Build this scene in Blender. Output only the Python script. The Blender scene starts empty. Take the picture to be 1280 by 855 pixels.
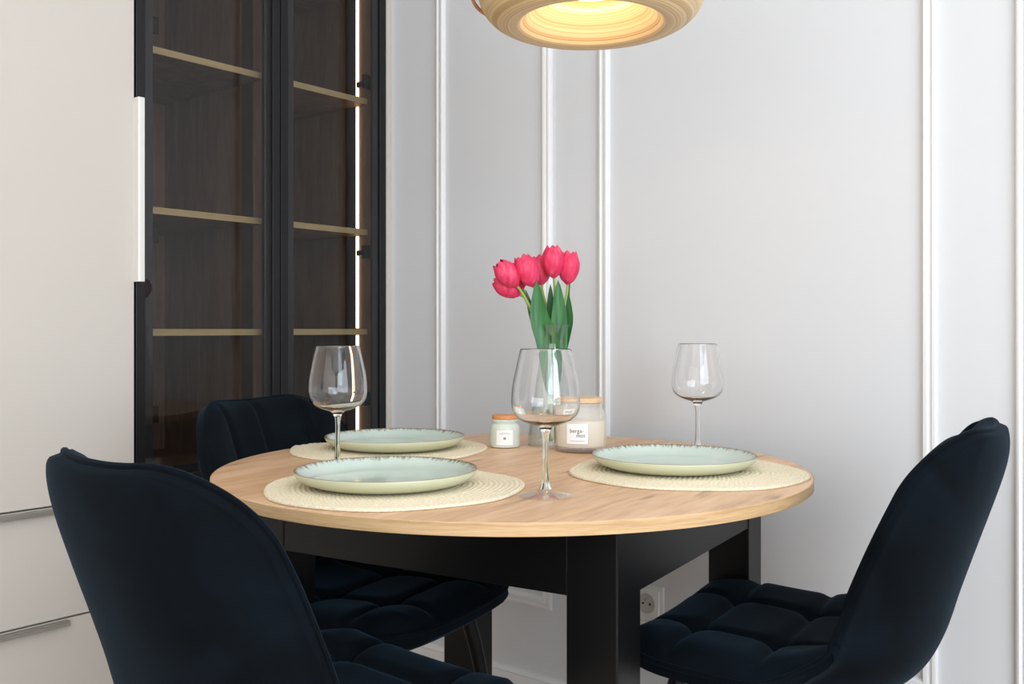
import bpy, bmesh, math, random
from mathutils import Vector, Matrix
R = math.radians
random.seed(7)
C = bpy.context.scene.collection
F, HY, CX, CZ = 1215.0, 411.0, 640.0, 1.01      # focal length (px), horizon row, centre column, eye height
TZ = 0.75                                        # table top height
K = 1.1064                                       # size of the table setting (it was measured for a 1 m table; the table is 1.1 m)
KR = 1.01/.985                                   # size of the room shell

# ------------------------------------------------------------------ helpers
def lin(*c):
    return tuple((v/255/12.92) if v/255 <= .04045 else ((v/255+.055)/1.055)**2.4 for v in c)
def at(x, Y, y=None):
    Y = Y*K; X = (x-CX)/F*Y
    return (X, Y) if y is None else Vector((X, Y, CZ-(y-HY)/F*Y))

class MB:
    def __init__(s): s.v = []; s.f = []
    def add(s, vs, fs):
        n = len(s.v); s.v += [tuple(v) for v in vs]; s.f += [tuple(i+n for i in f) for f in fs]; return s
    def box(s, x0, x1, y0, y1, z0, z1):
        return s.add([(x0,y0,z0),(x1,y0,z0),(x1,y1,z0),(x0,y1,z0),(x0,y0,z1),(x1,y0,z1),(x1,y1,z1),(x0,y1,z1)],
                     [(0,3,2,1),(4,5,6,7),(0,1,5,4),(1,2,6,5),(2,3,7,6),(3,0,4,7)])
    def lathe(s, prof, n=72, closed=False, c=(0,0,0), caps=True):
        m = len(prof); vs = []
        for r, z in prof:
            for k in range(n):
                a = 2*math.pi*k/n; vs.append((c[0]+r*math.cos(a), c[1]+r*math.sin(a), c[2]+z))
        fs = []
        for i in range(m if closed else m-1):
            j = (i+1) % m
            for k in range(n):
                l = (k+1) % n; fs.append((i*n+k, i*n+l, j*n+l, j*n+k))
        if caps and not closed:
            if prof[0][0] > 1e-5: fs.append(tuple(range(n))[::-1])
            if prof[-1][0] > 1e-5: fs.append(tuple((m-1)*n+k for k in range(n)))
        return s.add(vs, fs)
    def tube(s, pts, rad, n=10, closed=False, caps=True):
        pts = [Vector(p) for p in pts]; m = len(pts)
        rr = rad if isinstance(rad, (list, tuple)) else [rad]*m
        up = None; vs = []
        for i, p in enumerate(pts):
            if closed: t = pts[(i+1) % m]-pts[i-1]
            else: t = pts[min(i+1, m-1)]-pts[max(i-1, 0)]
            t.normalize()
            if up is None:
                up = Vector((0,0,1)) if abs(t.z) < .9 else Vector((1,0,0))
            up = (up-t*up.dot(t)).normalized(); w = t.cross(up)
            for k in range(n):
                a = 2*math.pi*k/n; vs.append(p+(up*math.cos(a)+w*math.sin(a))*rr[i])
        fs = []
        for i in range(m if closed else m-1):
            j = (i+1) % m
            for k in range(n):
                l = (k+1) % n; fs.append((i*n+k, i*n+l, j*n+l, j*n+k))
        if caps and not closed:
            fs.append(tuple(range(n))[::-1]); fs.append(tuple((m-1)*n+k for k in range(n)))
        return s.add(vs, fs)
    def build(s, name, mat, parent=None, smooth=True, bevel=0, merge=False, angle=35, loc=None, mw=None, segs=2):
        me = bpy.data.meshes.new(name); me.from_pydata(s.v, [], s.f); 
        bm = bmesh.new(); bm.from_mesh(me)
        if merge: bmesh.ops.remove_doubles(bm, verts=bm.verts, dist=1e-5)
        bmesh.ops.recalc_face_normals(bm, faces=bm.faces)
        if bevel:
            es = [e for e in bm.edges if len(e.link_faces) == 2 and e.calc_face_angle(0) > R(40)]
            bmesh.ops.bevel(bm, geom=es, offset=bevel, segments=segs, affect='EDGES', profile=.5)
        for f in bm.faces: f.smooth = smooth and not bevel
        for e in bm.edges:
            if len(e.link_faces) == 2 and e.calc_face_angle(0) > R(angle): e.smooth = False
        bm.to_mesh(me); bm.free()
        o = bpy.data.objects.new(name, me); C.objects.link(o)
        if mat: me.materials.append(mat)
        if parent: o.parent = parent
        if loc: o.location = loc
        if mw is not None: o.matrix_world = mw
        return o

def empty(name, loc=(0,0,0), rz=0):
    o = bpy.data.objects.new(name, None); C.objects.link(o)
    o.location = loc; o.rotation_euler = (0,0,rz); o.empty_display_size = .05
    return o
def tag(o, label=None, cat=None, group=None, kind=None):
    if label: o['label'] = label
    if cat: o['category'] = cat
    if group: o['group'] = group
    if kind: o['kind'] = kind
    return o
def copy_tree(o, parent=None):
    c = o.copy(); C.objects.link(c); c.parent = parent
    for ch in [x for x in ALLCH(o)]: copy_tree(ch, c)
    return c
def ALLCH(o): return [x for x in C.objects if x.parent == o]
def lerp(a, b, t): return a+(b-a)*t
def crom(P, n):
    P = [Vector(p) for p in P]; out = []; m = len(P)
    for i in range(m-1):
        p0, p1, p2, p3 = P[max(i-1,0)], P[i], P[i+1], P[min(i+2,m-1)]
        for k in range(n):
            t = k/n
            out.append(.5*((2*p1)+(p2-p0)*t+(2*p0-5*p1+4*p2-p3)*t*t+(3*p1-p0-3*p2+p3)*t**3))
    out.append(P[-1]); return out
def resample(P, n):
    L = [0]
    for a, b in zip(P, P[1:]): L.append(L[-1]+(b-a).length)
    out = []; j = 0
    for k in range(n+1):
        d = L[-1]*k/n
        while j < len(P)-2 and L[j+1] < d: j += 1
        t = (d-L[j])/max(L[j+1]-L[j], 1e-9); out.append(P[j].lerp(P[j+1], min(t,1)))
    return out, L[-1]

# ------------------------------------------------------------------ materials
class NT:
    def __init__(s, name):
        s.m = bpy.data.materials.new(name); s.m.use_nodes = True; s.t = s.m.node_tree
        s.b = s.t.nodes['Principled BSDF']; s.out = s.t.nodes['Material Output']
    def n(s, typ, **kw):
        x = s.t.nodes.new(typ)
        for k, v in kw.items():
            if hasattr(x, k) and not k.startswith('i_'): setattr(x, k, v)
        return x
    def l(s, a, b): s.t.links.new(a, b)
    def set(s, **kw):
        for k, v in kw.items():
            k = k.replace('_', ' ')  # socket name
            inp = s.b.inputs[k]
            inp.default_value = (*v, 1) if isinstance(v, tuple) and inp.type == 'RGBA' else v
        return s
def plain(name, col, rough=.5, metal=0, **kw):
    t = NT(name); t.set(Base_Color=col, Roughness=rough, Metallic=metal); t.set(**kw)
    no = t.n('ShaderNodeTexNoise'); no.inputs['Scale'].default_value = 35; no.inputs['Detail'].default_value = 4
    tc = t.n('ShaderNodeTexCoord'); t.l(tc.outputs['Object'], no.inputs['Vector'])
    mp = t.n('ShaderNodeMapRange'); mp.inputs['To Min'].default_value = max(rough-.04, 0); mp.inputs['To Max'].default_value = rough+.04
    t.l(no.outputs['Fac'], mp.inputs['Value']); t.l(mp.outputs['Result'], t.b.inputs['Roughness'])
    return t.m
def ramp(t, stops):
    r = t.n('ShaderNodeValToRGB'); e = r.color_ramp.elements
    e[0].position = stops[0][0]; e[0].color = (*stops[0][1], 1); e[1].position = stops[-1][0]; e[1].color = (*stops[-1][1], 1)
    for p, c in stops[1:-1]:
        x = e.new(p); x.color = (*c, 1)
    return r
def wood(name, c_dark, c_mid, c_light, rot=(0,0,0), stretch=(1,12,12), scale=2.0, rough=.5, knots=False, bump=.05):
    """grain runs along the local x axis (before rot)"""
    t = NT(name); tc = t.n('ShaderNodeTexCoord')
    m0 = t.n('ShaderNodeMapping'); m0.inputs['Rotation'].default_value = rot
    t.l(tc.outputs['Object'], m0.inputs['Vector'])
    mp = t.n('ShaderNodeMapping'); mp.inputs['Scale'].default_value = stretch
    t.l(m0.outputs['Vector'], mp.inputs['Vector'])
    n1 = t.n('ShaderNodeTexNoise'); n1.inputs['Scale'].default_value = scale; n1.inputs['Detail'].default_value = 8; n1.inputs['Roughness'].default_value = .62; n1.inputs['Distortion'].default_value = .6
    t.l(mp.outputs['Vector'], n1.inputs['Vector'])
    n2 = t.n('ShaderNodeTexNoise'); n2.inputs['Scale'].default_value = scale*7; n2.inputs['Detail'].default_value = 5
    t.l(mp.outputs['Vector'], n2.inputs['Vector'])
    ad = t.n('ShaderNodeMix'); ad.data_type = 'FLOAT'; ad.inputs[0].default_value = .35
    t.l(n1.outputs['Fac'], ad.inputs[2]); t.l(n2.outputs['Fac'], ad.inputs[3])
    r = ramp(t, [(.30, c_dark), (.5, c_mid), (.68, c_light)])
    t.l(ad.outputs[0], r.inputs['Fac'])
    col = r.outputs['Color']
    if knots:
        mk = t.n('ShaderNodeMapping'); mk.inputs['Scale'].default_value = (2.4, 11, 6)
        t.l(m0.outputs['Vector'], mk.inputs['Vector'])
        vo = t.n('ShaderNodeTexVoronoi'); vo.voronoi_dimensions = '2D'; vo.inputs['Scale'].default_value = 1.0
        nz = t.n('ShaderNodeTexNoise'); nz.inputs['Scale'].default_value = 5
        t.l(mk.outputs['Vector'], nz.inputs['Vector'])
        mx = t.n('ShaderNodeVectorMath'); mx.operation = 'ADD'
        sc = t.n('ShaderNodeVectorMath'); sc.operation = 'SCALE'; sc.inputs['Scale'].default_value = .25
        t.l(nz.outputs['Color'], sc.inputs[0]); t.l(mk.outputs['Vector'], mx.inputs[0]); t.l(sc.outputs[0], mx.inputs[1])
        t.l(mx.outputs[0], vo.inputs['Vector'])
        kr = ramp(t, [(.0, (1,1,1)), (.04, (.6,.6,.6)), (.12, (0,0,0))]); t.l(vo.outputs['Distance'], kr.inputs['Fac'])
        lt = t.n('ShaderNodeMath'); lt.operation = 'MULTIPLY'; lt.inputs[1].default_value = .75
        t.l(kr.outputs['Color'], lt.inputs[0])
        km = t.n('ShaderNodeMix'); km.data_type = 'RGBA'; km.inputs[7].default_value = (*[v*.42 for v in c_dark], 1)
        t.l(lt.outputs[0], km.inputs[0]); t.l(col, km.inputs[6]); col = km.outputs[2]
    t.l(col, t.b.inputs['Base Color'])
    bp = t.n('ShaderNodeBump'); bp.inputs['Strength'].default_value = bump; bp.inputs['Distance'].default_value = .002
    t.l(n2.outputs['Fac'], bp.inputs['Height']); t.l(bp.outputs['Normal'], t.b.inputs['Normal'])
    t.set(Roughness=rough)
    return t.m
def paint(name, col, rough=.55, var=.03, bump=.02):
    t = NT(name); tc = t.n('ShaderNodeTexCoord'); no = t.n('ShaderNodeTexNoise')
    no.inputs['Scale'].default_value = 1.2; no.inputs['Detail'].default_value = 3
    t.l(tc.outputs['Object'], no.inputs['Vector'])
    r = ramp(t, [(.3, tuple(v*(1-var) for v in col)), (.7, tuple(min(1, v*(1+var)) for v in col))])
    t.l(no.outputs['Fac'], r.inputs['Fac']); t.l(r.outputs['Color'], t.b.inputs['Base Color'])
    n2 = t.n('ShaderNodeTexNoise'); n2.inputs['Scale'].default_value = 260
    t.l(tc.outputs['Object'], n2.inputs['Vector'])
    bp = t.n('ShaderNodeBump'); bp.inputs['Strength'].default_value = bump; bp.inputs['Distance'].default_value = .001
    t.l(n2.outputs['Fac'], bp.inputs['Height']); t.l(bp.outputs['Normal'], t.b.inputs['Normal'])
    t.set(Roughness=rough); return t.m
def velvet(name, k=1.0):
    t = NT(name); tc = t.n('ShaderNodeTexCoord'); no = t.n('ShaderNodeTexNoise')
    no.inputs['Scale'].default_value = 7; no.inputs['Detail'].default_value = 5; no.inputs['Roughness'].default_value = .55; no.inputs['Distortion'].default_value = .8
    t.l(tc.outputs['Object'], no.inputs['Vector'])
    a = lin(5, 9, 13); b = lin(11, 19, 27)
    r = ramp(t, [(.35, tuple(v*k for v in a)), (.7, tuple(v*k for v in b))])
    t.l(no.outputs['Fac'], r.inputs['Fac']); t.l(r.outputs['Color'], t.b.inputs['Base Color'])
    n2 = t.n('ShaderNodeTexNoise'); n2.inputs['Scale'].default_value = 900
    t.l(tc.outputs['Object'], n2.inputs['Vector'])
    bp = t.n('ShaderNodeBump'); bp.inputs['Strength'].default_value = .25; bp.inputs['Distance'].default_value = .0008
    t.l(n2.outputs['Fac'], bp.inputs['Height']); t.l(bp.outputs['Normal'], t.b.inputs['Normal'])
    t.set(Roughness=.85, Sheen_Weight=.15, Sheen_Roughness=.38, Sheen_Tint=(.15,.29,.44))
    t.b.inputs['Specular IOR Level'].default_value = .08
    return t.m
def clear_glass(name, col=(1,1,1), ior=1.45, rough=0, thin=0.0):
    t = NT(name); g = t.n('ShaderNodeBsdfGlass'); g.inputs['Color'].default_value = (*col, 1); g.inputs['IOR'].default_value = ior; g.inputs['Roughness'].default_value = rough
    tr = t.n('ShaderNodeBsdfTransparent'); mx = t.n('ShaderNodeMixShader'); mx.inputs[0].default_value = thin
    t.l(g.outputs[0], mx.inputs[1]); t.l(tr.outputs[0], mx.inputs[2])
    t.l(mx.outputs[0], t.out.inputs['Surface']); t.t.nodes.remove(t.b); return t.m
def pane_glass(name, col, ior=1.5, refl=1.0):
    t = NT(name); tr = t.n('ShaderNodeBsdfTransparent'); tr.inputs['Color'].default_value = (*col, 1)
    gl = t.n('ShaderNodeBsdfGlossy'); gl.inputs['Roughness'].default_value = 0.0
    gl.inputs['Color'].default_value = (refl, refl, refl, 1)
    fr = t.n('ShaderNodeFresnel')
    ge = t.n('ShaderNodeNewGeometry'); mr = t.n('ShaderNodeMapRange'); mr.inputs['To Min'].default_value = ior; mr.inputs['To Max'].default_value = 1/ior
    t.l(ge.outputs['Backfacing'], mr.inputs['Value']); t.l(mr.outputs[0], fr.inputs['IOR'])
    mx = t.n('ShaderNodeMixShader'); t.l(fr.outputs[0], mx.inputs[0]); t.l(tr.outputs[0], mx.inputs[1]); t.l(gl.outputs[0], mx.inputs[2])
    t.l(mx.outputs[0], t.out.inputs['Surface']); t.t.nodes.remove(t.b); return t.m
def emit(name, col, s):
    t = NT(name); e = t.n('ShaderNodeEmission'); e.inputs['Color'].default_value = (*col, 1); e.inputs['Strength'].default_value = s
    t.l(e.outputs[0], t.out.inputs['Surface']); t.t.nodes.remove(t.b); return t.m

M = {}
M['wall'] = paint('wall_paint', lin(219,220,222), .5, .012)
M['trim'] = paint('trim_paint', lin(236,236,236), .35, .01, .01)
M['cream'] = paint('cream_lacquer', lin(206,199,190), .38, .012, .006)
M['ceil'] = paint('ceiling_paint', lin(240,240,238), .8)
M['black'] = paint('black_lacquer', lin(12,12,13), .38, .1, .01); M['black'].node_tree.nodes['Principled BSDF'].inputs['Specular IOR Level'].default_value = .3
M['blackmetal'] = plain('black_metal', lin(16,16,17), .35, .6)
M['frame'] = plain('anthracite_aluminium', lin(34,34,36), .38, .5)
M['frame2'] = plain('anthracite_reflection', lin(52,58,68), .4, .3)  # inner door border, its bluish tint holds a painted-in reflection
M['steel'] = plain('brushed_steel', lin(176,172,163), .35, .6)
M['whitemetal'] = plain('pale_aluminium', lin(232,230,224), .3, .25)
M['oak'] = wood('oak_top', lin(184,142,106), lin(219,179,141), lin(233,199,164), rot=(0,0,-R(58)), stretch=(1.0,7,7), scale=1.9, rough=.42, knots=True)
M['oakedge'] = wood('oak_edge', lin(168,130,88), lin(206,170,124), lin(222,190,148), rot=(0,0,0), stretch=(2,2,60), scale=2.2, rough=.5)
M['cabwood'] = wood('smoked_oak', lin(92,76,66), lin(122,104,92), lin(142,124,110), rot=(0,R(90),0), stretch=(1,10,10), scale=2.5, rough=.6)
M['shelfedge'] = wood('pale_edge', lin(178,166,124), lin(200,188,146), lin(212,200,160), rot=(0,0,R(90)), stretch=(1,20,20), scale=3, rough=.6)
M['floor'] = wood('floor_oak', lin(150,128,108), lin(190,170,150), lin(205,187,168), rot=(0,0,R(20)), stretch=(1,9,9), scale=1.6, rough=.45)
M['velvet'] = velvet('navy_velvet')
M['piping'] = velvet('navy_piping', .8)
M['glass'] = clear_glass('clear_glass')
M['vase'] = pane_glass('vase_glass', (.925,.945,.94), 1.85)
M['thinglass'] = pane_glass('foot_glass', (.95,.955,.955), 1.5)
M['smoked'] = pane_glass('smoked_glass', (.66,.61,.57), 1.5, .9)
M['led'] = emit('warm_led', (1,.68,.36), 6.5)
M['reflband'] = plain('brown_reflection', lin(62,42,28), .4, .4)  # dark brown of a reflection in the glass, put into a strip
M['bulb'] = emit('warm_bulb', (1,.88,.68), 5)
M['whiteplastic'] = plain('white_plastic', lin(232,232,230), .25)
M['dark'] = plain('dark_hole', lin(24,22,20), .6)
M['label'] = plain('paper_label', lin(244,243,241), .6)
M['ink'] = plain('black_ink', lin(40,38,38), .6)
M['greyink'] = plain('grey_ink', lin(150,150,150), .6)
M['wax'] = plain('cream_wax', lin(248,238,218), .55, 0)
M['mintglass'] = plain('mint_frosted_glass', lin(212,219,206), .25)
def frosted():
    t = NT('frosted_glass'); t.set(Base_Color=lin(240,236,228), Roughness=.3)
    tr = t.n('ShaderNodeBsdfTransparent'); mx = t.n('ShaderNodeMixShader'); mx.inputs[0].default_value = .72
    t.l(t.b.outputs[0], mx.inputs[1]); t.l(tr.outputs[0], mx.inputs[2]); t.l(mx.outputs[0], t.out.inputs['Surface']); return t.m
M['frost'] = frosted()
M['corklid'] = wood('copper_wood_lid', lin(176,104,58), lin(212,140,88), lin(226,165,112), stretch=(1,8,8), scale=30, rough=.5)
M['palelid'] = wood('pale_wood_lid', lin(204,164,120), lin(228,192,150), lin(238,208,172), stretch=(1,8,8), scale=25, rough=.5)
M['cord'] = plain('white_cord', lin(225,222,215), .5)

def lamp_mat():
    t = NT('coiled_bamboo'); tc = t.n('ShaderNodeTexCoord'); sp = t.n('ShaderNodeSeparateXYZ'); t.l(tc.outputs['Object'], sp.inputs[0])
    # coil lines follow radius and height
    vl = t.n('ShaderNodeVectorMath'); vl.operation = 'LENGTH'
    cb = t.n('ShaderNodeCombineXYZ'); t.l(sp.outputs['X'], cb.inputs['X']); t.l(sp.outputs['Y'], cb.inputs['Y']); t.l(cb.outputs[0], vl.inputs[0])
    c2 = t.n('ShaderNodeCombineXYZ'); t.l(vl.outputs['Value'], c2.inputs['X']); t.l(sp.outputs['Z'], c2.inputs['Z'])
    no = t.n('ShaderNodeTexNoise'); no.inputs['Scale'].default_value = 190; no.inputs['Detail'].default_value = 6; no.inputs['Roughness'].default_value = .7
    t.l(c2.outputs[0], no.inputs['Vector'])
    r = ramp(t, [(.33, lin(150,112,66)), (.44, lin(212,180,132)), (.6, lin(234,210,168))]); t.l(no.outputs['Fac'], r.inputs['Fac'])
    t.l(r.outputs['Color'], t.b.inputs['Base Color'])
    bp = t.n('ShaderNodeBump'); bp.inputs['Strength'].default_value = .15; bp.inputs['Distance'].default_value = .001
    t.l(no.outputs['Fac'], bp.inputs['Height']); t.l(bp.outputs['Normal'], t.b.inputs['Normal'])
    t.set(Roughness=.45); return t.m
M['bamboo'] = lamp_mat()
def plate_mat():
    t = NT('mint_glaze'); tc = t.n('ShaderNodeTexCoord'); sp = t.n('ShaderNodeSeparateXYZ'); t.l(tc.outputs['Object'], sp.inputs[0])
    cb = t.n('ShaderNodeCombineXYZ'); t.l(sp.outputs['X'], cb.inputs['X']); t.l(sp.outputs['Y'], cb.inputs['Y'])
    vl = t.n('ShaderNodeVectorMath'); vl.operation = 'LENGTH'; t.l(cb.outputs[0], vl.inputs[0])
    at2 = t.n('ShaderNodeMath'); at2.operation = 'ARCTAN2'; t.l(sp.outputs['Y'], at2.inputs[0]); t.l(sp.outputs['X'], at2.inputs[1])
    c2 = t.n('ShaderNodeCombineXYZ')
    ma = t.n('ShaderNodeMath'); ma.operation = 'MULTIPLY'; ma.inputs[1].default_value = 26; t.l(at2.outputs[0], ma.inputs[0]); t.l(ma.outputs[0], c2.inputs['X'])
    mb = t.n('ShaderNodeMath'); mb.operation = 'MULTIPLY'; mb.inputs[1].default_value = 60; t.l(vl.outputs['Value'], mb.inputs[0]); t.l(mb.outputs[0], c2.inputs['Y'])
    no = t.n('ShaderNodeTexNoise'); no.inputs['Scale'].default_value = 1; no.inputs['Detail'].default_value = 4; t.l(c2.outputs[0], no.inputs['Vector'])
    # speckled brown rim: radius plus noise
    sc = t.n('ShaderNodeMath'); sc.operation = 'MULTIPLY_ADD'; sc.inputs[1].default_value = .024; t.l(no.outputs['Fac'], sc.inputs[0]); t.l(vl.outputs['Value'], sc.inputs[2])
    rm = t.n('ShaderNodeMapRange'); rm.inputs['From Min'].default_value = .1395; rm.inputs['From Max'].default_value = .1465; t.l(sc.outputs[0], rm.inputs['Value'])
    n3 = t.n('ShaderNodeTexNoise'); n3.inputs['Scale'].default_value = 9; n3.inputs['Detail'].default_value = 5; t.l(tc.outputs['Object'], n3.inputs['Vector'])
    base = ramp(t, [(.3, lin(186,202,192)), (.7, lin(204,218,208))]); t.l(n3.outputs['Fac'], base.inputs['Fac'])
    mx = t.n('ShaderNodeMix'); mx.data_type = 'RGBA'; mx.inputs[7].default_value = (*lin(112,92,68), 1)
    t.l(rm.outputs['Result'], mx.inputs[0]); t.l(base.outputs['Color'], mx.inputs[6]); t.l(mx.outputs[2], t.b.inputs['Base Color'])
    t.set(Roughness=.12); return t.m
M['plate'] = plate_mat()
M['plateout'] = plain('celadon_underside', lin(204,206,176), .2)
M['platerim'] = plain('brown_rim', lin(120,98,70), .3)
def straw():
    t = NT('woven_straw'); tc = t.n('ShaderNodeTexCoord'); no = t.n('ShaderNodeTexNoise'); no.inputs['Scale'].default_value = 260; no.inputs['Detail'].default_value = 3
    t.l(tc.outputs['Object'], no.inputs['Vector'])
    r = ramp(t, [(.25, lin(220,206,174)), (.5, lin(233,221,193)), (.7, lin(241,232,208))]); t.l(no.outputs['Fac'], r.inputs['Fac']); t.l(r.outputs['Color'], t.b.inputs['Base Color'])
    t.set(Roughness=.75); return t.m
M['straw'] = straw()
def petal_m():
    t = NT('tulip_petal'); tc = t.n('ShaderNodeTexCoord'); mp = t.n('ShaderNodeMapping'); mp.inputs['Scale'].default_value = (60,60,9)
    no = t.n('ShaderNodeTexNoise'); no.inputs['Scale'].default_value = 2.2; no.inputs['Detail'].default_value = 4
    t.l(tc.outputs['Object'], mp.inputs['Vector']); t.l(mp.outputs[0], no.inputs['Vector'])
    r = ramp(t, [(.25, lin(206,34,78)), (.55, lin(230,58,102)), (.8, lin(243,108,134))]); t.l(no.outputs['Fac'], r.inputs['Fac']); t.l(r.outputs['Color'], t.b.inputs['Base Color'])
    t.set(Roughness=.5, Subsurface_Weight=.1); return t.m
M['petal'] = petal_m()
def leaf_m():
    t = NT('tulip_leaf'); tc = t.n('ShaderNodeTexCoord'); no = t.n('ShaderNodeTexNoise'); no.inputs['Scale'].default_value = 30
    mp = t.n('ShaderNodeMapping'); mp.inputs['Scale'].default_value = (4,4,.4); t.l(tc.outputs['Object'], mp.inputs[0]); t.l(mp.outputs[0], no.inputs['Vector'])
    r = ramp(t, [(.3, lin(30,84,42)), (.7, lin(62,128,66))]); t.l(no.outputs['Fac'], r.inputs['Fac']); t.l(r.outputs['Color'], t.b.inputs['Base Color'])
    t.set(Roughness=.45); return t.m
M['leaf'] = leaf_m()
M['stem'] = plain('tulip_stem', lin(150,172,84), .5)

# ------------------------------------------------------------------ room frame
# local x runs along the panelled wall (to the right), local y points into that wall; wall face at y = 0
E1 = Vector((.779, -.627, 0)).normalized(); EY = Vector((.627, .779, 0)).normalized()
W0 = Vector(((489-CX)/F*2.898, 2.898, 0))
RM = Matrix.Scale(KR, 4) @ Matrix(((E1.x, EY.x, 0, W0.x), (E1.y, EY.y, 0, W0.y), (0,0,1,0), (0,0,0,1)))
def room(mb, name, mat, **kw):
    o = mb.build(name, mat, mw=RM, **kw); o['kind'] = 'structure'; return o
XR, YF, XL, H = 4.3, -4.6, -.62, 2.62
room(MB().box(XL-.15, XR+.15, YF-.15, .15, -.12, 0), 'floor', M['floor'])
room(MB().box(XL-.15, XR+.15, YF-.15, .15, H, H+.12), 'ceiling', M['ceil'])
room(MB().box(XL-.15, XR+.15, 0, .15, 0, H), 'wall_back', M['wall'])
room(MB().box(XL-.15, XL, YF, 0, 0, H), 'wall_left', M['wall'])
room(MB().box(XL-.15, XR+.15, YF-.15, YF, 0, H), 'wall_front', M['wall'])
# right wall with a wide window opening
wy0, wy1, wz0, wz1 = -4.0, -.9, .45, 2.4
w = MB(); w.box(XR, XR+.15, YF, wy0, 0, H); w.box(XR, XR+.15, wy1, 0, 0, H); w.box(XR, XR+.15, wy0, wy1, 0, wz0); w.box(XR, XR+.15, wy0, wy1, wz1, H)
room(w, 'wall_right', M['wall'])
w = MB()
for a in (wy0, (wy0+wy1)/2-.03, wy1-.06): w.box(XR+.03, XR+.09, a, a+.06, wz0, wz1)
for a in (wz0, wz1-.06): w.box(XR+.03, XR+.09, wy0+.06, wy1-.06, a, a+.06)
win = room(w, 'window_1', M['trim'], smooth=False)
# moulding frames on the wall
PROF = [(0,0),(0,.007),(.003,.012),(.008,.013),(.011,.009),(.014,.0085),(.019,.013),(.025,.0125),(.0285,.007),(.030,0)]
def frame_trim(name, x0, x1, z0, z1):
    vs = []; n = len(PROF)
    for (cx, cz, sx, sz) in ((x0,z0,1,1),(x1,z0,-1,1),(x1,z1,-1,-1),(x0,z1,1,-1)):
        for p, h in PROF: vs.append((cx+sx*p, -h, cz+sz*p))
    fs = []
    for i in range(4):
        j = (i+1) % 4
        for k in range(n-1): fs.append((i*n+k, j*n+k, j*n+k+1, i*n+k+1))
    room(MB().add(vs, fs), name, M['trim'], angle=50)
frame_trim('trim_1', .19, .598, .255, 2.38)
frame_trim('trim_2', .745, 1.547, .255, 2.38)
frame_trim('trim_3', 1.687, 2.5, .255, 2.38)
frame_trim('trim_4', 2.64, 3.9, .255, 2.38)
def base_board(name, x0, x1):
    P = [(0,0),(.014,0),(.014,.062),(.0125,.066),(.0145,.070),(.0125,.075),(.008,.080),(0,.081)]
    vs = [(x, -a, b) for x in (x0, x1) for a, b in P]; n = len(P)
    room(MB().add(vs, [(k, k+1, n+k+1, n+k) for k in range(n-1)]+[tuple(range(n))[::-1], tuple(range(n, 2*n))]), name, M['trim'])
base_board('baseboard_back', .0, XR)

def groom(name, x, y, z):   # empty in the room frame
    e = empty(name); e.matrix_world = RM @ Matrix.Translation((x,y,z)); return e

# ------------------------------------------------------------------ cabinets (front plane x = 0, bodies behind)
DEP = .55; YB = -.822; ZC = .60; ZT = 2.36
dc = groom('display_cabinet', -.25, -.41, 0)
tag(dc, 'tall dark cabinet with two smoked glass doors, oak shelves and a lit strip', 'cabinet')
def P(mb, name, mat, parent, off, **kw):
    mb.v = [(a-off[0], b-off[1], c-off[2]) for a, b, c in mb.v]
    return mb.build(name, mat, parent, **kw)
o3 = (-.25, -.41, 0)
TH = .018
y_a, y_m, y_b = -.003, -.405, YB+.003          # right outer, divider, left outer
fx = -.022                                      # carcass front
mb = MB(); mb.box(-DEP, -DEP+.008, y_b, y_a-.018, ZC+.004, ZT); mb.box(-DEP, fx, y_b, y_b+TH, ZC+.004, ZT); mb.box(-DEP, fx, y_a-.018-TH, y_a-.018, ZC+.004, ZT)
mb.box(-DEP, fx, y_b, y_a-.018, ZC+.004, ZC+.026); mb.box(-DEP, fx, y_b, y_a-.018, ZT-TH, ZT)
P(mb, 'carcass', M['cabwood'], dc, o3, smooth=False)
P(MB().box(-DEP, fx, y_m-TH/2, y_m+TH/2, ZC+.026, ZT-TH), 'divider', M['cabwood'], dc, o3, smooth=False)
P(MB().box(-DEP, 0, y_a-.016, y_a+.002, 0.0, ZT), 'filler_strip', M['cream'], dc, o3, smooth=False)
comps = [(y_b+TH, y_m-TH/2), (y_m+TH/2, y_a-.018-TH)]
for zb in (.968, 1.265, 1.655, 1.99):
    for ya, yb in comps:
        s = P(MB().box(-DEP+.01, -.062, ya+.001, yb-.001, zb, zb+.0165), 'shelf', M['cabwood'], dc, o3, smooth=False)
        P(MB().box(-.0615, -.0600, ya+.001, yb-.001, zb, zb+.0165), 'shelf_edge', M['shelfedge'], s, o3, smooth=False)
# light strip let into the right inner side, and dark strips standing for reflections in the door glass
zs = [ZC+.03, .966, .987, 1.263, 1.284, 1.653, 1.674, 1.988, 2.009, ZT-.02]
yr = comps[1][1]
for yy, nm in ((yr, 'reflection_band'), (comps[0][1], 'reflection_band')):
    tr = P(MB().box(-.155, -.108, yy-.003, yy-.0005, ZC+.028, ZT-.02), nm, M['reflband'], dc, o3, smooth=False)
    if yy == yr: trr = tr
for k in range(0, len(zs), 2):
    P(MB().box(-.107, -.098, yr-.0045, yr-.0005, zs[k], zs[k+1]), 'light_strip', M['led'], dc, o3, smooth=False)
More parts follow.
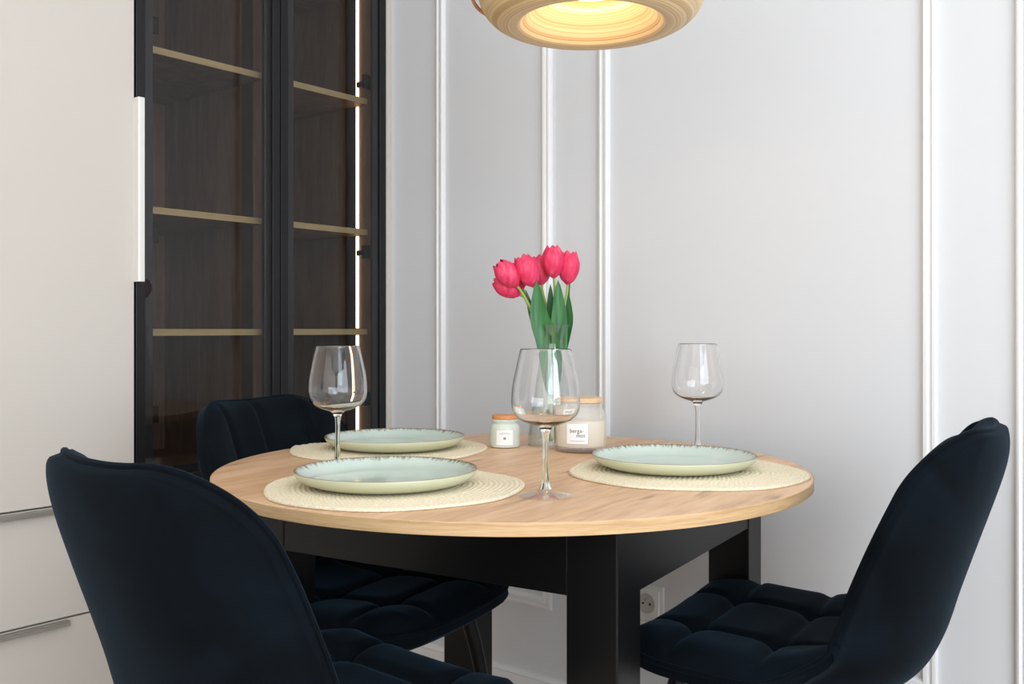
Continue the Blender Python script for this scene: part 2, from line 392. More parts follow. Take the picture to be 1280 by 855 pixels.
# doors
def gdoor(ya, yb, hinge_y):
    z0, z1 = ZC+.004, ZT; sw = .047; t0, t1 = -.020, -.001
    mb = MB()
    mb.box(t0, t1, ya, ya+.024, z0, z1); mb.box(t0, t1, yb-.024, yb, z0, z1)
    mb.box(t0, t1, ya+.024, yb-.024, z0, z0+.03); mb.box(t0, t1, ya+.024, yb-.024, z1-.03, z1)
    d = P(mb, 'door', M['frame'], dc, o3, smooth=False, bevel=.0012)
    mb = MB(); mb.box(-.017, -.008, ya+.0245, ya+sw, z0+.031, z1-.031); mb.box(-.017, -.008, yb-sw, yb-.0245, z0+.031, z1-.031)
    mb.box(-.017, -.008, ya+sw, yb-sw, z0+.031, z0+.05); mb.box(-.017, -.008, ya+sw, yb-sw, z1-.05, z1-.031)
    P(mb, 'inner_frame', M['frame2'], d, o3, smooth=False)
    P(MB().add([(-.006, ya+.0242, z0+.0302), (-.006, yb-.0242, z0+.0302), (-.006, yb-.0242, z1-.0302), (-.006, ya+.0242, z1-.0302)], [(0,1,2,3)]), 'glass_pane', M['smoked'], d, o3, smooth=False)
    s = 1 if hinge_y > (ya+yb)/2 else -1
    for z in (.78, 1.21, 1.71, 2.2):
        h = MB(); yy = hinge_y-s*.05
        h.box(-.075, -.022, min(yy, yy+s*.02), max(yy, yy+s*.02), z-.008, z+.008); h.box(-.03, -.0185, min(yy-s*.02, yy+s*.02), max(yy-s*.02, yy+s*.02), z-.02, z+.02)
        P(h, 'hinge', M['blackmetal'], d, o3, bevel=.002)
gdoor(y_m+.0015, y_a-.018, y_a-.018)
gdoor(y_b, y_m-.0015, y_b)

def handle_bar(parent, off, y0, y1, z):
    # aluminium edge profile lying along the top of a drawer front
    P(MB().box(-.002, .016, y0, y1, z-.004, z-.001).box(.012, .016, y0, y1, z-.012, z-.004), 'handle', M['steel'], parent, off, bevel=.0008)
def drawer_unit(ya, yb, label, handles):
    o = (-.25, (ya+yb)/2, 0); t = groom('drawer_cabinet', *o)
    tag(t, label, 'cabinet')
    P(MB().box(-DEP, -.021, ya+.0015, yb-.0015, .08, ZC-.002).box(-DEP, -.05, ya+.0015, yb-.0015, 0, .08), 'carcass', M['cream'], t, o, smooth=False)
    for z0, z1 in ((.352, ZC-.003), (.10, .349)):
        d = P(MB().box(-.0205, 0, ya+.0025, yb-.0025, z0+.0015, z1), 'drawer', M['cream'], t, o, bevel=.001)
        if handles: handle_bar(d, o, ya+.16, yb-.16, z1)
drawer_unit(YB-.8, YB, 'cream drawer unit with steel edge handles below the cream cupboard door, far left', True)
drawer_unit(YB, -.02, 'cream drawer unit below the smoked glass cabinet, behind the chairs', True)
# tall cream cupboard
o = (-.25, YB-.4, 0); wc = groom('cupboard', *o); tag(wc, 'tall cream cupboard with plain door and slim vertical edge handle at far left', 'cupboard')
P(MB().box(-DEP, -.021, YB-.8+.0015, YB-.0015, ZC, ZT), 'carcass', M['cream'], wc, o, smooth=False)
d = P(MB().box(-.0205, 0, YB-.8+.002, YB-.0025, ZC+.0015, ZT), 'door', M['cream'], wc, o, bevel=.001)
P(MB().box(-.004, .022, YB-.004, YB-.0015, 1.094, 1.521).box(.018, .022, YB-.0015, YB+.012, 1.094, 1.521), 'handle', M['whitemetal'], d, o, bevel=.001)
o = (-.25, YB-1.6, 0); wc2 = groom('cupboard', *o); tag(wc2, 'cream cupboard and drawers continuing left of the photo beyond the cream door', 'cupboard')
P(MB().box(-DEP, -.021, YB-2.4, YB-.803, 0, ZT), 'carcass', M['cream'], wc2, o, smooth=False)
for a in (YB-2.4, YB-1.6):
    P(MB().box(-.0205, 0, a+.002, a+.795, .1, ZT), 'door', M['cream'], wc2, o, bevel=.001)

# wall socket
s0 = groom('wall_socket', .886, 0, .326); tag(s0, 'white square French type wall socket low on wall behind the table leg', 'socket')
MB().box(-.043,.043,-.005,0,-.043,.043).build('cover_plate', M['whiteplastic'], s0, bevel=.002)
q = MB(); q.box(-.033,.033,-.011,-.005,-.033,.033); q.build('inner_plate', M['whiteplastic'], s0, bevel=.002)
def zlathe(prof, n=48, closed=False):   # axis along -y
    m = MB(); m.lathe(prof, n, closed); m.v = [(a, -c, b) for a, b, c in m.v]; return m
zlathe([(.0245,.0105),(.0245,.0135),(.0215,.0135),(.0205,.0118),(.0001,.0112)]).build('socket_well', M['frost'] if False else plain('socket_shade', lin(196,192,184), .35), s0)
for sx in (-1, 1):
    h = zlathe([(.0028,.0113),(.0028,.0122),(.0001,.0122)], 16); h.v = [(a+sx*.0095, b, c-.001) for a, b, c in h.v]; h.build('pin_hole', M['dark'], s0)
h = zlathe([(.0025,.0113),(.0025,.018),(.0001,.019)], 16); h.v = [(a, b, c+.010) for a, b, c in h.v]; h.build('earth_pin', M['steel'], s0)

# ------------------------------------------------------------------ table
TC = (0.0, 1.674*K); TR = .497*K; TB = (.032, 1.888)
tab = empty('dining_table', (TC[0], TC[1], 0)); tag(tab, 'round oak topped dining table with black square legs and apron', 'table')
z0 = TZ-.0194
m = MB().lathe([(0.0001,z0),(TR-.001,z0),(TR-.001,TZ-.0004)], 160, caps=False)
m = MB().lathe([(0.0001,z0+.0005),(TR-.0012,z0+.0005),(TR-.0012,TZ-.001),(TR-.002,TZ),(0.0001,TZ)], 160, caps=False)
top = m.build('tabletop', M['oak'], tab)
MB().lathe([(TR-.0011,z0),(TR,z0+.0008),(TR,TZ-.0012),(TR-.0011,TZ-.0004)], 160, caps=False).build('edge_band', M['oakedge'], top)
TA = R(59); av = Vector((-math.sin(TA), math.cos(TA), 0)); bv = Vector((math.cos(TA), math.sin(TA), 0)); hs = .352; ha = .370; rel_shift = .018
TL = .084; AZ = .612
rel = Vector((TB[0]-TC[0], TB[1]-TC[1], 0))+av*rel_shift
def orient(m): m.v = [tuple(rel+bv*x+av*y+Vector((0,0,z))) for x, y, z in m.v]; return m
for sx in (-1, 1):
    for sy in (-1, 1):
        x0, x1 = sorted((sx*hs, sx*(hs-TL))); y0, y1 = sorted((sy*ha, sy*(ha-TL)))
        orient(MB().box(x0, x1, y0, y1, 0, z0-.0005)).build('leg', M['black'], tab, bevel=.0025)
for k, (x0, x1, y0, y1) in enumerate(((-hs+.002, -hs+.020, -ha+TL, ha-TL), (hs-.020, hs-.002, -ha+TL, ha-TL), (-hs+TL, hs-TL, -ha+.002, -ha+.020), (-hs+TL, hs-TL, ha-.020, ha-.002))):
    orient(MB().box(x0, x1, y0, y1, AZ, z0-.0005)).build('apron', M['black'], tab, bevel=.001)

# ------------------------------------------------------------------ placemats
def mat_mesh():
    rings = 25; Rm = .19; per = 4; na = 300; vs = []; prof = []
    for i in range(rings*per+1):
        rr = Rm*i/(rings*per)
        prof.append((max(rr, .0002), i/per))
    for rr, q in prof:
        fr = q % 1.0; ri = int(q)
        for k in range(na):
            a = 2*math.pi*k/na
            nb = max(6, round((ri+.5)*Rm/rings*2*math.pi/.008))
            ph = a*nb + (fr-.5)*2.6*(1 if ri % 2 else -1)
            zz = .0030+.0024*math.sin(math.pi*fr)**.7*(.68+.32*math.sin(ph)) if q < rings else .002
            wob = .0014*math.sin(3*a+1)+.0010*math.sin(7*a)
            rw = rr*(1+wob/Rm*2)+(.0012*math.sin(ph) if q > rings-.3 else 0)
            vs.append((rw*math.cos(a), rw*math.sin(a), zz))
    n = len(prof); fs = []
    for i in range(n-1):
        for k in range(na):
            l = (k+1) % na; fs.append((i*na+k, i*na+l, (i+1)*na+l, (i+1)*na+k))
    # underside
    b0 = len(vs)
    for k in range(na):
        v = vs[(n-1)*na+k]; vs.append((v[0]*.998, v[1]*.998, .0003))
    for k in range(na):
        l = (k+1) % na; fs.append(((n-1)*na+k, (n-1)*na+l, b0+l, b0+k))
    fs.append(tuple(b0+k for k in range(na)))
    return MB().add(vs, fs)
def onT(x, Y): X, Yw = at(x, Y); return (X, Yw, TZ)
mats = [((492, 1.435), 'round straw placemat under the front left plate'),
        ((858, 1.588), 'round straw placemat under the plate at right of the table'),
        ((486, 1.885), 'round straw placemat under the back plate, nearest the glass cabinet')]
pm = mat_mesh().build('placemat', M['straw'], angle=80)
plates = []
for i, ((x, Y), lab) in enumerate(mats):
    o = pm if i == 0 else copy_tree(pm)
    o.location = onT(x, Y); o.location.z += .0003; o.rotation_euler = (0,0,1.3*i)
    o.scale = (K,)*3; tag(o, lab, 'placemat', 'straw placemats on the table')
# plates
def plate():
    e = empty('dinner_plate')
    inn = [(.0001,.0065),(.060,.0065),(.090,.0070),(.104,.0085),(.115,.0125),(.1225,.018),(.1285,.0235),(.1330,.0268)]
    out = [(.1345,.0266),(.1350,.0240),(.1310,.0165),(.122,.0085),(.108,.0030),(.094,.0008),(.088,0),(.080,.0015),(.0001,.0018)]
    MB().lathe(inn, 120, caps=False).build('glazed_well', M['plate'], e, angle=60)
    MB().lathe([inn[-1], (.1335,.0272), (.1342,.0272), out[0]], 120, caps=False).build('rim', M['platerim'], e)
    MB().lathe(out, 120, caps=False).build('underside', M['plateout'], e, angle=70)
    return e
pl = plate()
for i, ((x, Y), lab) in enumerate([((483, 1.44), 'mint green plate with brown speckled rim at the front left setting'),
        ((842, 1.605), 'mint green plate with brown speckled rim at the right hand setting'),
        ((494, 1.885), 'mint green plate with brown speckled rim at the back setting near the glass cabinet')]):
    o = pl if i == 0 else copy_tree(pl)
    X, Yw = at(x, Y); o.scale = (K, K, K*.86); o.location = (X, Yw, TZ+.0061); o.rotation_euler = (0,0,2.1*i)
    tag(o, lab, 'plate', 'mint green dinner plates')

# wine glasses
def wine_glass():
    foot = [(.0001,.0030),(.012,.0026),(.024,.0014),(.034,.0003),(.0375,.0003),(.0383,.0010),(.037,.0018),(.028,.0036),(.016,.0062),(.0090,.0105),(.0001,.0110)]
    stem = [(.0090,.0105),(.0060,.0180),(.0046,.030),(.0040,.055),(.0042,.078),(.0060,.090)]
    bowl = [(.0060,.090),(.0110,.0975),(.0225,.1012),(.0350,.1065),(.0430,.1130),(.0470,.1205),(.0484,.1300),(.0480,.1450),(.0462,.1600),(.0430,.1750),(.0392,.1920),(.0360,.2055),
          (.0353,.2061),(.0348,.2055),(.0382,.1920),(.0420,.1750),(.0452,.1600),(.0470,.1450),(.0474,.1300),(.0459,.1212),(.0420,.1143),(.0344,.1083),(.0222,.1038),(.0110,.1018),(.0001,.1012)]
    e = empty('wine_glass')
    for nm, pr_, mt in (('foot', foot, M['thinglass']), ('stem', stem, M['glass']), ('bowl', bowl, M['glass'])):
        pts = crom([(a,0,b) for a, b in pr_], 3)
        MB().lathe([(max(p.x,.0001), p.z) for p in pts], 80, caps=False).build(nm, mt, e, merge=True, angle=80)
    return e
wg = wine_glass()
for i, ((X, Y), lab) in enumerate([(at(682, 1.366), 'large clear wine glass standing in front of the tulip vase'),
        (at(422, 1.612), 'clear wine glass behind the front left plate, before the navy chair'),
        (at(872, 1.836), 'clear wine glass standing behind the right hand plate')]):
    o = wg if i == 0 else copy_tree(wg)
    o.location = (X, Y, TZ); o.scale = (K,)*3; tag(o, lab, 'wine glass', 'stemmed wine glasses on the table')

# ------------------------------------------------------------------ jars
def bend_text(txt, size, r, zc, xoff, mat, name, parent, align='RIGHT', face=-90):
    cu = bpy.data.curves.new('t', 'FONT'); cu.body = txt; cu.size = size; cu.align_x = align; cu.resolution_u = 3
    ob = bpy.data.objects.new('t', cu); C.objects.link(ob)
    bpy.context.view_layer.update()
    me = bpy.data.meshes.new_from_object(ob.evaluated_get(bpy.context.evaluated_depsgraph_get()))
    C.objects.unlink(ob); bpy.data.objects.remove(ob)
    for v in me.vertices:
        a = R(face)+(v.co.x+xoff)/r; v.co = (r*math.cos(a), r*math.sin(a), zc+v.co.y)
    me.name = name; o = bpy.data.objects.new(name, me); C.objects.link(o); me.materials.append(mat); o.parent = parent
    return o
def label_patch(r, zc, wd, ht, name, mat, parent, face=-90, x0=0):
    vs = []; n = 14
    for z in (zc-ht/2, zc+ht/2):
        for k in range(n+1):
            a = R(face)+(x0-wd/2+wd*k/n)/r; vs.append((r*math.cos(a), r*math.sin(a), z))
    return MB().add(vs, [(k, k+1, n+2+k, n+1+k) for k in range(n)]).build(name, mat, parent)
jx, jy = at(631, 1.935)
j = empty('candle_jar', (jx, jy, TZ), R(4)); j.scale = (K,)*3; tag(j, 'small mint candle jar with copper coloured wooden lid', 'candle jar')
MB().lathe([(.0001,0),(.026,0),(.0300,.002),(.0303,.005),(.0303,.036),(.0298,.041),(.0265,.0455),(.0245,.047),(.0248,.050),(.0265,.0515),(.0265,.0545),(.0245,.056),(.022,.056),(.0215,.047),(.0001,.047)], 64, caps=False).build('jar', M['mintglass'], j, merge=True, angle=50)
MB().lathe([(.0001,.0562),(.0248,.0562),(.0255,.057),(.0255,.0625),(.0248,.0635),(.0001,.0635)], 64, caps=False).build('lid', M['corklid'], j)
lb = label_patch(.0306, .0215, .034, .029, 'label', M['label'], j, -94)
for k, (wd, z) in enumerate(((.014,.031),(.022,.0285))):
    label_patch(.03075, z, wd, .0007, 'print_line', M['greyink'], lb, -94)
em = MB()
for k in range(5):
    a = 2*math.pi*k/5; em.lathe([(.0001,0),(.0014,0)], 10, caps=False, c=(.0017*math.cos(a), .0017*math.sin(a), 0))
em.v = [((.0308)*math.cos(R(-94)+x/.0308), (.0308)*math.sin(R(-94)+x/.0308), .020+y) for x, y, z in em.v]
em.build('flower_emblem', M['greyink'], lb)

jx, jy = at(726, 1.872)
j = empty('candle_jar', (jx, jy, TZ)); j.scale = (K,)*3; tag(j, 'large cream candle in frosted glass jar with pale wooden lid and printed label', 'candle jar')
MB().lathe([(.0001,0),(.040,0),(.0475,.003),(.0500,.008),(.0500,.066),(.0485,.073),(.0430,.0810),(.0395,.0840),(.0390,.0870),(.0405,.0885),(.0405,.0930),(.0390,.0940),
            (.0370,.0935),(.0368,.0840),(.0410,.0790),(.0462,.0710),(.0475,.066),(.0475,.012),(.044,.0090),(.0001,.0085)], 80, caps=False).build('jar', M['frost'], j, merge=True, angle=50)
MB().lathe([(.0001,.0095),(.044,.0105),(.0468,.0135),(.0468,.060),(.0001,.0605)], 64, caps=False).build('candle_wax', M['wax'], j)
MB().lathe([(.0001,.0943),(.0420,.0943),(.0430,.0952),(.0430,.1020),(.0422,.1030),(.0001,.1030)], 64, caps=False).build('lid', M['palelid'], j)
lb = label_patch(.0503, .0375, .0415, .038, 'label', M['label'], j, -102)
bend_text('berga-', .0105, .0506, .0400, .0165-.004, M['ink'], 'printed_word', lb, 'RIGHT', -102)
bend_text('mot', .0105, .0506, .0315, .0165-.001, M['ink'], 'printed_word', lb, 'RIGHT', -102)
label_patch(.0506, .0245, .027, .0008, 'print_line', M['greyink'], lb, -102, .001)

# ------------------------------------------------------------------ vase and tulips
VX, VY = at(692, 1.965)
vp = [(.0001,.006),(.046,.006),(.0495,.010),(.0500,.020),(.0480,.050),(.0430,.095),(.0360,.140),(.0295,.175),(.0265,.195),(.0268,.210),(.0290,.228),(.0325,.243)]
vo_ = [(.0335,.2432),(.0302,.228),(.0281,.210),(.0278,.195),(.0308,.175),(.0373,.140),(.0444,.095),(.0496,.050),(.0520,.020),(.0520,.004),(.0490,0),(.0001,0)]
vs_ = MB().lathe([(max(p.x,.0001), p.z) for p in crom([(a,0,b) for a, b in vp], 2)]+[(max(p.x,.0001), p.z) for p in crom([(a,0,b) for a, b in vo_], 2)], 80, caps=False)
va = vs_.build('glass_vase', M['vase'], merge=True, angle=80, loc=(VX, VY, TZ)); va.scale = (K,)*3; tag(va, 'clear carafe shaped glass vase holding the tulips behind the wine glass', 'vase')

def leaf_mesh(pts, width, face, fold=.25, wp=.45):
    """pts: centre line; width: max half width; face: vector the blade looks toward"""
    L, _ = resample(crom(pts, 8), 22); n = len(L); vs = []; m = 6
    for i, p in enumerate(L):
        t = i/(n-1); tg = (L[min(i+1,n-1)]-L[max(i-1,0)]).normalized()
        side = tg.cross(face).normalized(); nr = side.cross(tg).normalized()
        wv = 1.2*width*(math.sin(math.pi*min(1, t**.85))**.7)*(1 if t < .98 else .5)
        wv = max(wv, .0022 if t < .5 else .0003)
        for k in range(m+1):
            u = -1+2*k/m; vs.append(p+side*(u*wv)-nr*(fold*wv*(1-abs(u))))
    return MB().add(vs, [(i*(m+1)+k, i*(m+1)+k+1, (i+1)*(m+1)+k+1, (i+1)*(m+1)+k) for i in range(n-1) for k in range(m)])
def tulip(label, cx, cy, dY, ang, L, Rr, foot, dep=0, leaves=(), spin=0):
    Yh = VY/K+dY; L *= K*1.13; Rr *= K*1.10; foot = [v*K for v in foot]
    ctr = at(cx, Yh, cy); ax = Vector((math.cos(R(ang)), dep, math.sin(R(ang)))).normalized()
    base = ctr-ax*L*.5
    root = empty('tulip', (VX+foot[0], VY+foot[1], TZ+.0085)); tag(root, label, 'tulip', 'pink tulips in the glass vase')
    org = root.location.copy()
    neck = Vector((VX+foot[2], VY+foot[3], TZ+.205*K))
    sp = [org, org.lerp(neck, .55)+Vector((.002,0,0)), neck, neck.lerp(base, .55)+Vector((0,0,.004)), base-ax*.012, base+ax*.002]
    if (base-neck).length < .03: sp = [org, neck, base+ax*.002]
    Ls, _ = resample(crom(sp, 8), 30)
    MB().tube([p-org for p in Ls], .0028, 10).build('stem', M['stem'], root)
    # petals
    q = ax.to_track_quat('Z', 'Y').to_matrix()
    for ring in (0, 1):
        for k in range(3):
            a0 = spin+2*math.pi*k/3+ring*math.pi/3; vs = []; na, nb = 14, 8
            for i in range(na+1):
                t = i/na
                rp = Rr*(.20+1.0*math.sin(math.pi*min(1, t*.78+.03))**.8*.86)*(1.0 if ring else .9)
                if t > .7: rp *= 1-(t-.7)*.55
                if t < .12: rp *= .45+.55*(t/.12)
                wdt = R(68)*(math.sin(math.pi*(.16+.80*t))**.5)*(1 if t < .985 else .6)
                for kk in range(nb+1):
                    u = -1+2*kk/nb; a = a0+u*wdt
                    r2 = rp*(1+.05*(1-u*u)-(.06 if ring == 0 else .0)*abs(u))
                    z = L*(t*(1.02 if ring == 0 else .98))-L*.03*(u*u)*t
                    vs.append(base-org+q @ Vector((r2*math.cos(a), r2*math.sin(a), z)))
            MB().add(vs, [(i*(nb+1)+kk, i*(nb+1)+kk+1, (i+1)*(nb+1)+kk+1, (i+1)*(nb+1)+kk) for i in range(na) for kk in range(nb)]).build('petal', M['petal'], root)
    for (pts, wd, yo, tw) in leaves:
        pp = [at(x, VY/K+yo+dd, y)-org for x, y, dd in pts]
        leaf_mesh(pp, wd*K, Vector((tw, -1, 0)).normalized()).build('leaf', M['leaf'], root)
    return root
tulip('pink tulip leaning furthest left, in front', 634.5, 343.5, -.030, 130, .055, .0190, (.006,-.004,-.008,-.010), -.15,
      [(((688,470,0),(684,434,0),(668,400,0),(657,362,0)), .0085, -.005, .3)])
tulip('pink tulip lowest on the left, behind the leftmost bloom', 634.5, 359, -.005, 148, .054, .0180, (-.004,.004,-.012,.0), .1)
tulip('dark pink tulip between the leftmost bloom and the second bloom, set back', 647, 345, .020, 112, .052, .0180, (-.010,.006,-.008,.012), .15)
tulip('pink tulip second from the left in front, leaning left', 659, 339, -.020, 113, .060, .0200, (-.006,-.002,-.004,-.012), -.05,
      [(((690,500,0),(686,434,0),(674,396,0),(671,351,0)), .0195, -.028, -.15)], .4)
tulip('coral pink tulip set back in the middle of the bunch', 675.5, 338, .022, 95, .054, .0190, (.004,.010,.0,.014), .1,
      [(((692,500,0),(692,434,0),(689,396,0),(688,355,0)), .0120, .012, .2)], .9)
tulip('tallest pink tulip, standing upright', 691.5, 327.5, -.012, 93, .058, .0190, (.010,.0,.006,-.006), -.05,
      [(((694,500,0),(697,434,0),(699,396,0),(697.5,350,0)), .0160, -.024, .1)], .2)
tulip('pink tulip furthest right', 711, 335, 0, 86, .060, .0190, (.014,.004,.012,.002), 0,
      [(((702,470,0),(706,434,0),(709,380,0),(713,345,0)), .0065, .004, .9), (((704,450,0),(709,420,0),(713,398,0),(711,368,0)), .0060, -.004, -.6)], .5)

# ------------------------------------------------------------------ pendant lamp
LX, LY = at(739, 1.6); LZ = CZ+(1.4835-.985)*K; HC = (H*KR-LZ)/(.972*K)
lamp = empty('pendant_lamp', (LX, LY, LZ)); lamp.scale = (.972*K,)*3; tag(lamp, 'round coiled bamboo pendant lamp glowing warm above the table', 'lamp')
pr = [(.118,.0065),(.122,.003),(.130,.0005),(.140,.0),(.152,.002),(.166,.009),(.179,.021),(.188,.037),(.1915,.054),(.189,.072),(.180,.090),(.165,.105),(.140,.118),(.105,.128),(.065,.134),(.030,.136),
      (.030,.130),(.060,.128),(.098,.120),(.110,.105)]
inner = [(.080,.060),(.0765,.054),(.0755,.0475),(.085,.040),(.097,.029),(.108,.0165),(.114,.010)]
pp_ = crom([(a,0,b) for a, b in pr+inner], 3)
MB().lathe([(p.x, p.z) for p in pp_], 128, closed=True).build('lamp_shade', M['bamboo'], lamp, angle=70)
MB().tube([(.0785*math.cos(2*math.pi*k/96), .0785*math.sin(2*math.pi*k/96), .0485) for k in range(96)], .0016, 8, closed=True).build('inner_ring', M['palelid'], lamp)
MB().lathe([(.0001,.062),(.060,.062),(.066,.066),(.060,.072),(.0001,.074)], 64, caps=False).build('light_diffuser', M['bulb'], lamp)
# thin veneer band that stands off the left side of the shade
bd = []
for k in range(120):
    a = 2*math.pi*k/120; bd.append((-.010+.1905*math.cos(a), .004+.1905*math.sin(a), .052+.004*math.cos(a)))
MB().tube(bd, .0034, 8, closed=True).build('veneer_band', M['corklid'], lamp)
MB().tube([(0,0,.13),(0,0,HC-.02)], .003, 10).build('cord', M['cord'], lamp)
MB().lathe([(.0001,HC-.03),(.045,HC-.03),(.05,HC-.024),(.05,HC-.001),(.0001,HC-.001)], 48, caps=False).build('ceiling_rose', M['whitemetal'], lamp)

# ------------------------------------------------------------------ chairs
def chair():
    root = empty('dining_chair')
    line = [(0,.238,.430),(0,.20,.424),(0,.10,.416),(0,0,.412),(0,-.10,.414),(0,-.165,.425),(0,-.205,.452),(0,-.232,.500),(0,-.256,.570),(0,-.285,.650),(0,-.317,.735),(0,-.350,.818)]
    NS = 150; pts, LL = resample(crom(line, 10), NS)
    NU = 72
    def sm(a, b, t):
        t = min(max((t-a)/(b-a), 0), 1); return t*t*(3-2*t)
    zs_ = [p.z for p in pts]
    sj = next(i for i, p in enumerate(pts) if p.y < -.215)/NS
    rf, rt = .13, .115
    def samp(s):
        f = s*NS; i = min(int(f), NS-1); return pts[i].lerp(pts[i+1], f-i)
    def frame(s):
        p = samp(s); e = .006; tg = (samp(min(1, s+e))-samp(max(0, s-e))).normalized()
        return p, Vector((0, -tg.z, tg.y)) if False else Vector((0, tg.z, -tg.y))
    def half(s):
        W = lerp(.243, .232, sm(.25, .50, s)); W = lerp(W, .226, sm(.5, .75, s)); W = lerp(W, .208, sm(.8, 1, s))
        d0 = s*LL; d1 = (1-s)*LL; w_ = W
        if d0 < rf: w_ = min(w_, W-rf+math.sqrt(max(0, rf*rf-(rf-d0)**2)))
        if d1 < rt: w_ = min(w_, W-rt+math.sqrt(max(0, rt*rt-(rt-d1)**2)))
        return w_, W
    def lift(s):
        return lerp(lerp(.018, .085, sm(.28, .52, s)), .062, sm(.6, 1, s))
    # s samples are denser at both ends so that the rounded corners are smooth
    ss = [.5-.5*math.cos(math.pi*(i/NS)) for i in range(NS+1)]
    ss = [lerp(i/NS, c, .6) for i, c in enumerate(ss)]
    base = []; pad = []
    for s in ss:
        p, n = frame(s); w_, W = half(s); d0, d1 = s*LL, (1-s)*LL
        rb, rpd = [], []
        for k in range(NU+1):
            u = -math.cos(math.pi*k/NU)*.35+(-1+2*k/NU)*.65
            x = u*w_; lf = lift(s)*abs(x/W)**2.3
            b = p+Vector((x,0,0))+n*lf
            # edge normal turns inward a little with the wrap
            sl = lift(s)*2.3*abs(x/W)**1.3/W*(1 if x > 0 else -1)
            nn = (n-Vector((sl,0,0))).normalized()
            de = min(w_-abs(x), d0, d1); fade = 1-math.exp(-max(de,0)/.022)
            T = lerp(.050, .036, sm(sj-.05, sj+.12, s))
            t = .022+(T-.004)*fade*.8
            t += .004*math.cos(x/.055*math.pi)*-1*fade*0
            g = 0
            for xs in ((-.108, 0, .108) if s > sj else (-.098, .098)):
                xx = xs*(1+.22*sm(sj, 1, s)) if s > sj else xs
                g += .010*math.exp(-((x-xx)/.010)**2)
            cross = [.13, .30] if s < sj else []
            for cs in cross+[sj, .74]:
                g += (.010 if cs not in (sj, .74) else (.016 if cs == sj else .006))*math.exp(-(((s-cs)*LL)/.011)**2)
            for cs in (.13, .30):
                for xs in (-.098, .098):
                    g += .012*math.exp(-(((s-cs)*LL/.026)**2+((x-xs)/.026)**2))
            t = t-g*fade
            rb.append(b); rpd.append(b+nn*t)
        base.append(rb); pad.append(rpd)
    def tweak(p):
        x, y, z = p
        if y < -.15:
            up = max(z-.47, 0); z -= up*.0318; y += .0422*up
            x *= lerp(1.027, .976, min(max((z-.45)/.35, 0), 1))
        else: x *= 1.027
        y -= .022*min(max((p[1]+.2)/.44, 0), 1)
        return Vector((x*1.04, y*1.04, .45+(z+.0258-.45)*1.04))
    base = [[tweak(p) for p in r] for r in base]; pad = [[tweak(p) for p in r] for r in pad]
    N1 = NU+1
    def grid(rows): 
        return [v for r in rows for v in r], [(i*N1+k, i*N1+k+1, (i+1)*N1+k+1, (i+1)*N1+k) for i in range(len(rows)-1) for k in range(NU)]
    ij = next(i for i, s in enumerate(ss) if s >= sj)
    MB().add(*grid(pad[:ij+1])).build('seat', M['velvet'], root, angle=90)
    MB().add(*grid(pad[ij:])).build('backrest', M['velvet'], root, angle=90)
    vs, fs = grid(base)
    bord = [(0,k) for k in range(NU+1)]+[(i,NU) for i in range(1,NS+1)]+[(NS,k) for k in range(NU-1,-1,-1)]+[(i,0) for i in range(NS-1,0,-1)]
    # outer shell: bulging slightly outward, plus the rim band up to the cushions
    vs = []
    for i, s in enumerate(ss):
        p, n = frame(s); w_, W = half(s)
        for k in range(N1):
            b = base[i][k]; de = min(w_-abs(b.x), s*LL, (1-s)*LL)
            vs.append(b-n*(.020*(1-math.exp(-max(de,0)/.03))))
    nb = len(vs); 
    for (i, k) in bord: vs.append(pad[i][k])
    m = len(bord)
    for a in range(m):
        b = (a+1) % m
        fs.append((bord[a][0]*N1+bord[a][1], bord[b][0]*N1+bord[b][1], nb+b, nb+a))
    MB().add(vs, fs).build('outer_shell', M['velvet'], root, merge=True, angle=95)
    pipe, _ = resample([base[i][k].lerp(pad[i][k], .80) for i, k in bord]+[base[0][0].lerp(pad[0][0], .8)], 420)
    MB().tube(pipe[:-1], .0052, 8, closed=True).build('piping', M['piping'], root)
    # legs
    for sx in (-1, 1):
        for (ya, yb) in ((.135, .205), (-.11, -.215)):
            MB().tube([(sx*.135, ya, .432), (sx*.150, lerp(ya,yb,.2), .36), (sx*.205, yb, .001)], [.0150, .0145, .0085], 18).build('leg', M['blackmetal'], root)
    MB().box(-.15,.15,.110,.150,.420,.430).box(-.15,.15,-.13,-.09,.420,.430).box(-.02,.02,-.09,.11,.420,.430).build('leg_frame', M['blackmetal'], root, bevel=.002)
    return root
ch = chair()
def place(o, x, y, face):  # face = direction the sitter looks, degrees from +X
    o.location = (x, y, 0); o.rotation_euler = (0,0,R(face-90))
for i, (x, y, f, lab) in enumerate([
        (-.2615, 1.3676, 48.2, 'navy velvet chair at front left, seen from behind'),
        (.471, 1.690, 147.8, 'navy velvet chair at right of the table, tufted seat in view'),
        (-.278, 1.944, -27.5, 'navy velvet chair at the back left, before the glass cabinet')]):
    o = ch if i == 0 else copy_tree(ch)
    place(o, x, y, f); tag(o, lab, 'chair', 'navy velvet chairs around the table')

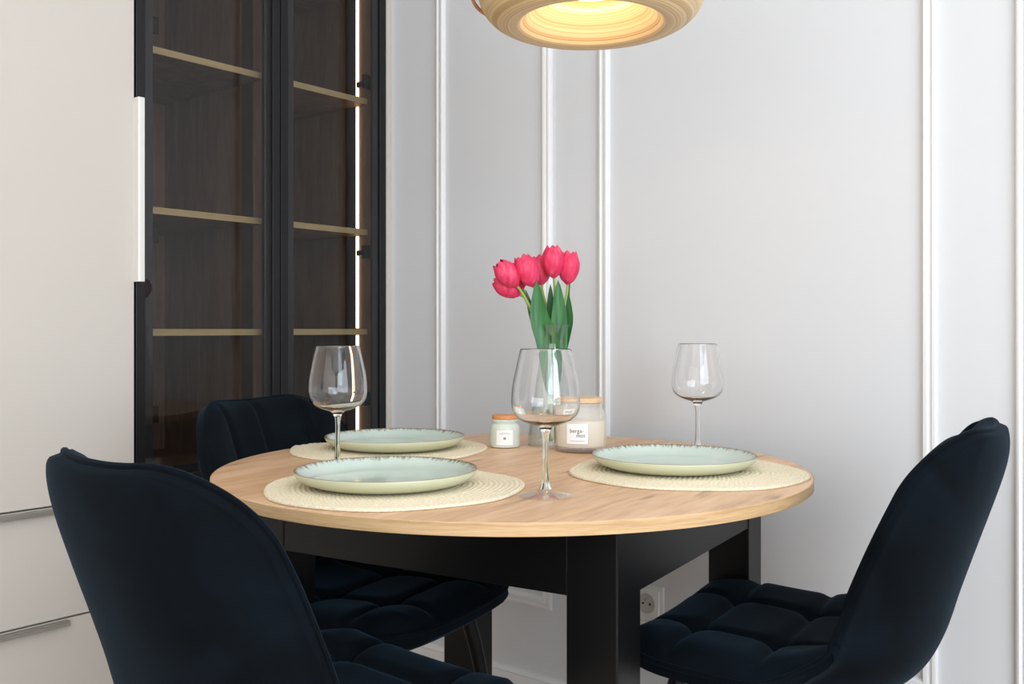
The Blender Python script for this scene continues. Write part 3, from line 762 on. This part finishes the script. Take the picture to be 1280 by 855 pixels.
# ------------------------------------------------------------------ camera
cam = bpy.data.cameras.new('camera'); co = bpy.data.objects.new('camera', cam); C.objects.link(co)
co.location = (0,0,CZ); co.rotation_euler = (R(90),0,0)
cam.sensor_width = 36; cam.lens = F/1280*36; cam.shift_y = -(427.5-HY)/1280; cam.clip_start = .02
bpy.context.scene.camera = co

# ------------------------------------------------------------------ light
def area(name, loc, target, sx, sy, power, col):
    l = bpy.data.lights.new(name, 'AREA'); l.shape = 'RECTANGLE'; l.size = sx; l.size_y = sy; l.energy = power; l.color = col
    o = bpy.data.objects.new(name, l); C.objects.link(o)
    p = RM @ Vector(loc); t = RM @ Vector(target); o.location = p
    o.rotation_euler = (t-p).to_track_quat('-Z', 'Y').to_euler(); return o
area('window_daylight', (XR-.03, -2.45, 1.45), (0, -2.2, 1.35), 3.0, 1.9, 78, (.86,.93,1.0))
area('room_fill', (1.9, YF+.1, 1.5), (1.9, 0, 1.2), 3.6, 2.0, 24, (1.0,.95,.90))
area('corner_fill', (3.9, -2.6, 1.95), (2.5, 0, 1.7), 1.2, 1.6, 24, (.66,.83,1.0))  # added lamp in mid-air, brightens the right part of the panelled wall
area('ceiling_bounce', (1.8, -2.2, H-.05), (1.8, -2.2, 0), 3.0, 3.0, 16, (1.0,.96,.92))
pl_ = bpy.data.lights.new('pendant_bulb', 'POINT'); pl_.energy = .65; pl_.color = (1,.74,.46); pl_.shadow_soft_size = .02
po = bpy.data.objects.new('pendant_bulb', pl_); C.objects.link(po); po.location = (LX, LY, LZ+.04)
wd = bpy.data.worlds.new('world'); bpy.context.scene.world = wd; wd.use_nodes = True
wd.node_tree.nodes['Background'].inputs[0].default_value = (.75,.85,1,1); wd.node_tree.nodes['Background'].inputs[1].default_value = 1.2
sc = bpy.context.scene
sc.view_settings.view_transform = 'Standard'; sc.view_settings.look = 'None'
sc.cycles.max_bounces = 14; sc.cycles.transmission_bounces = 12; sc.cycles.transparent_max_bounces = 16; sc.cycles.diffuse_bounces = 5
sc.cycles.sample_clamp_indirect = 25; sc.cycles.blur_glossy = .8
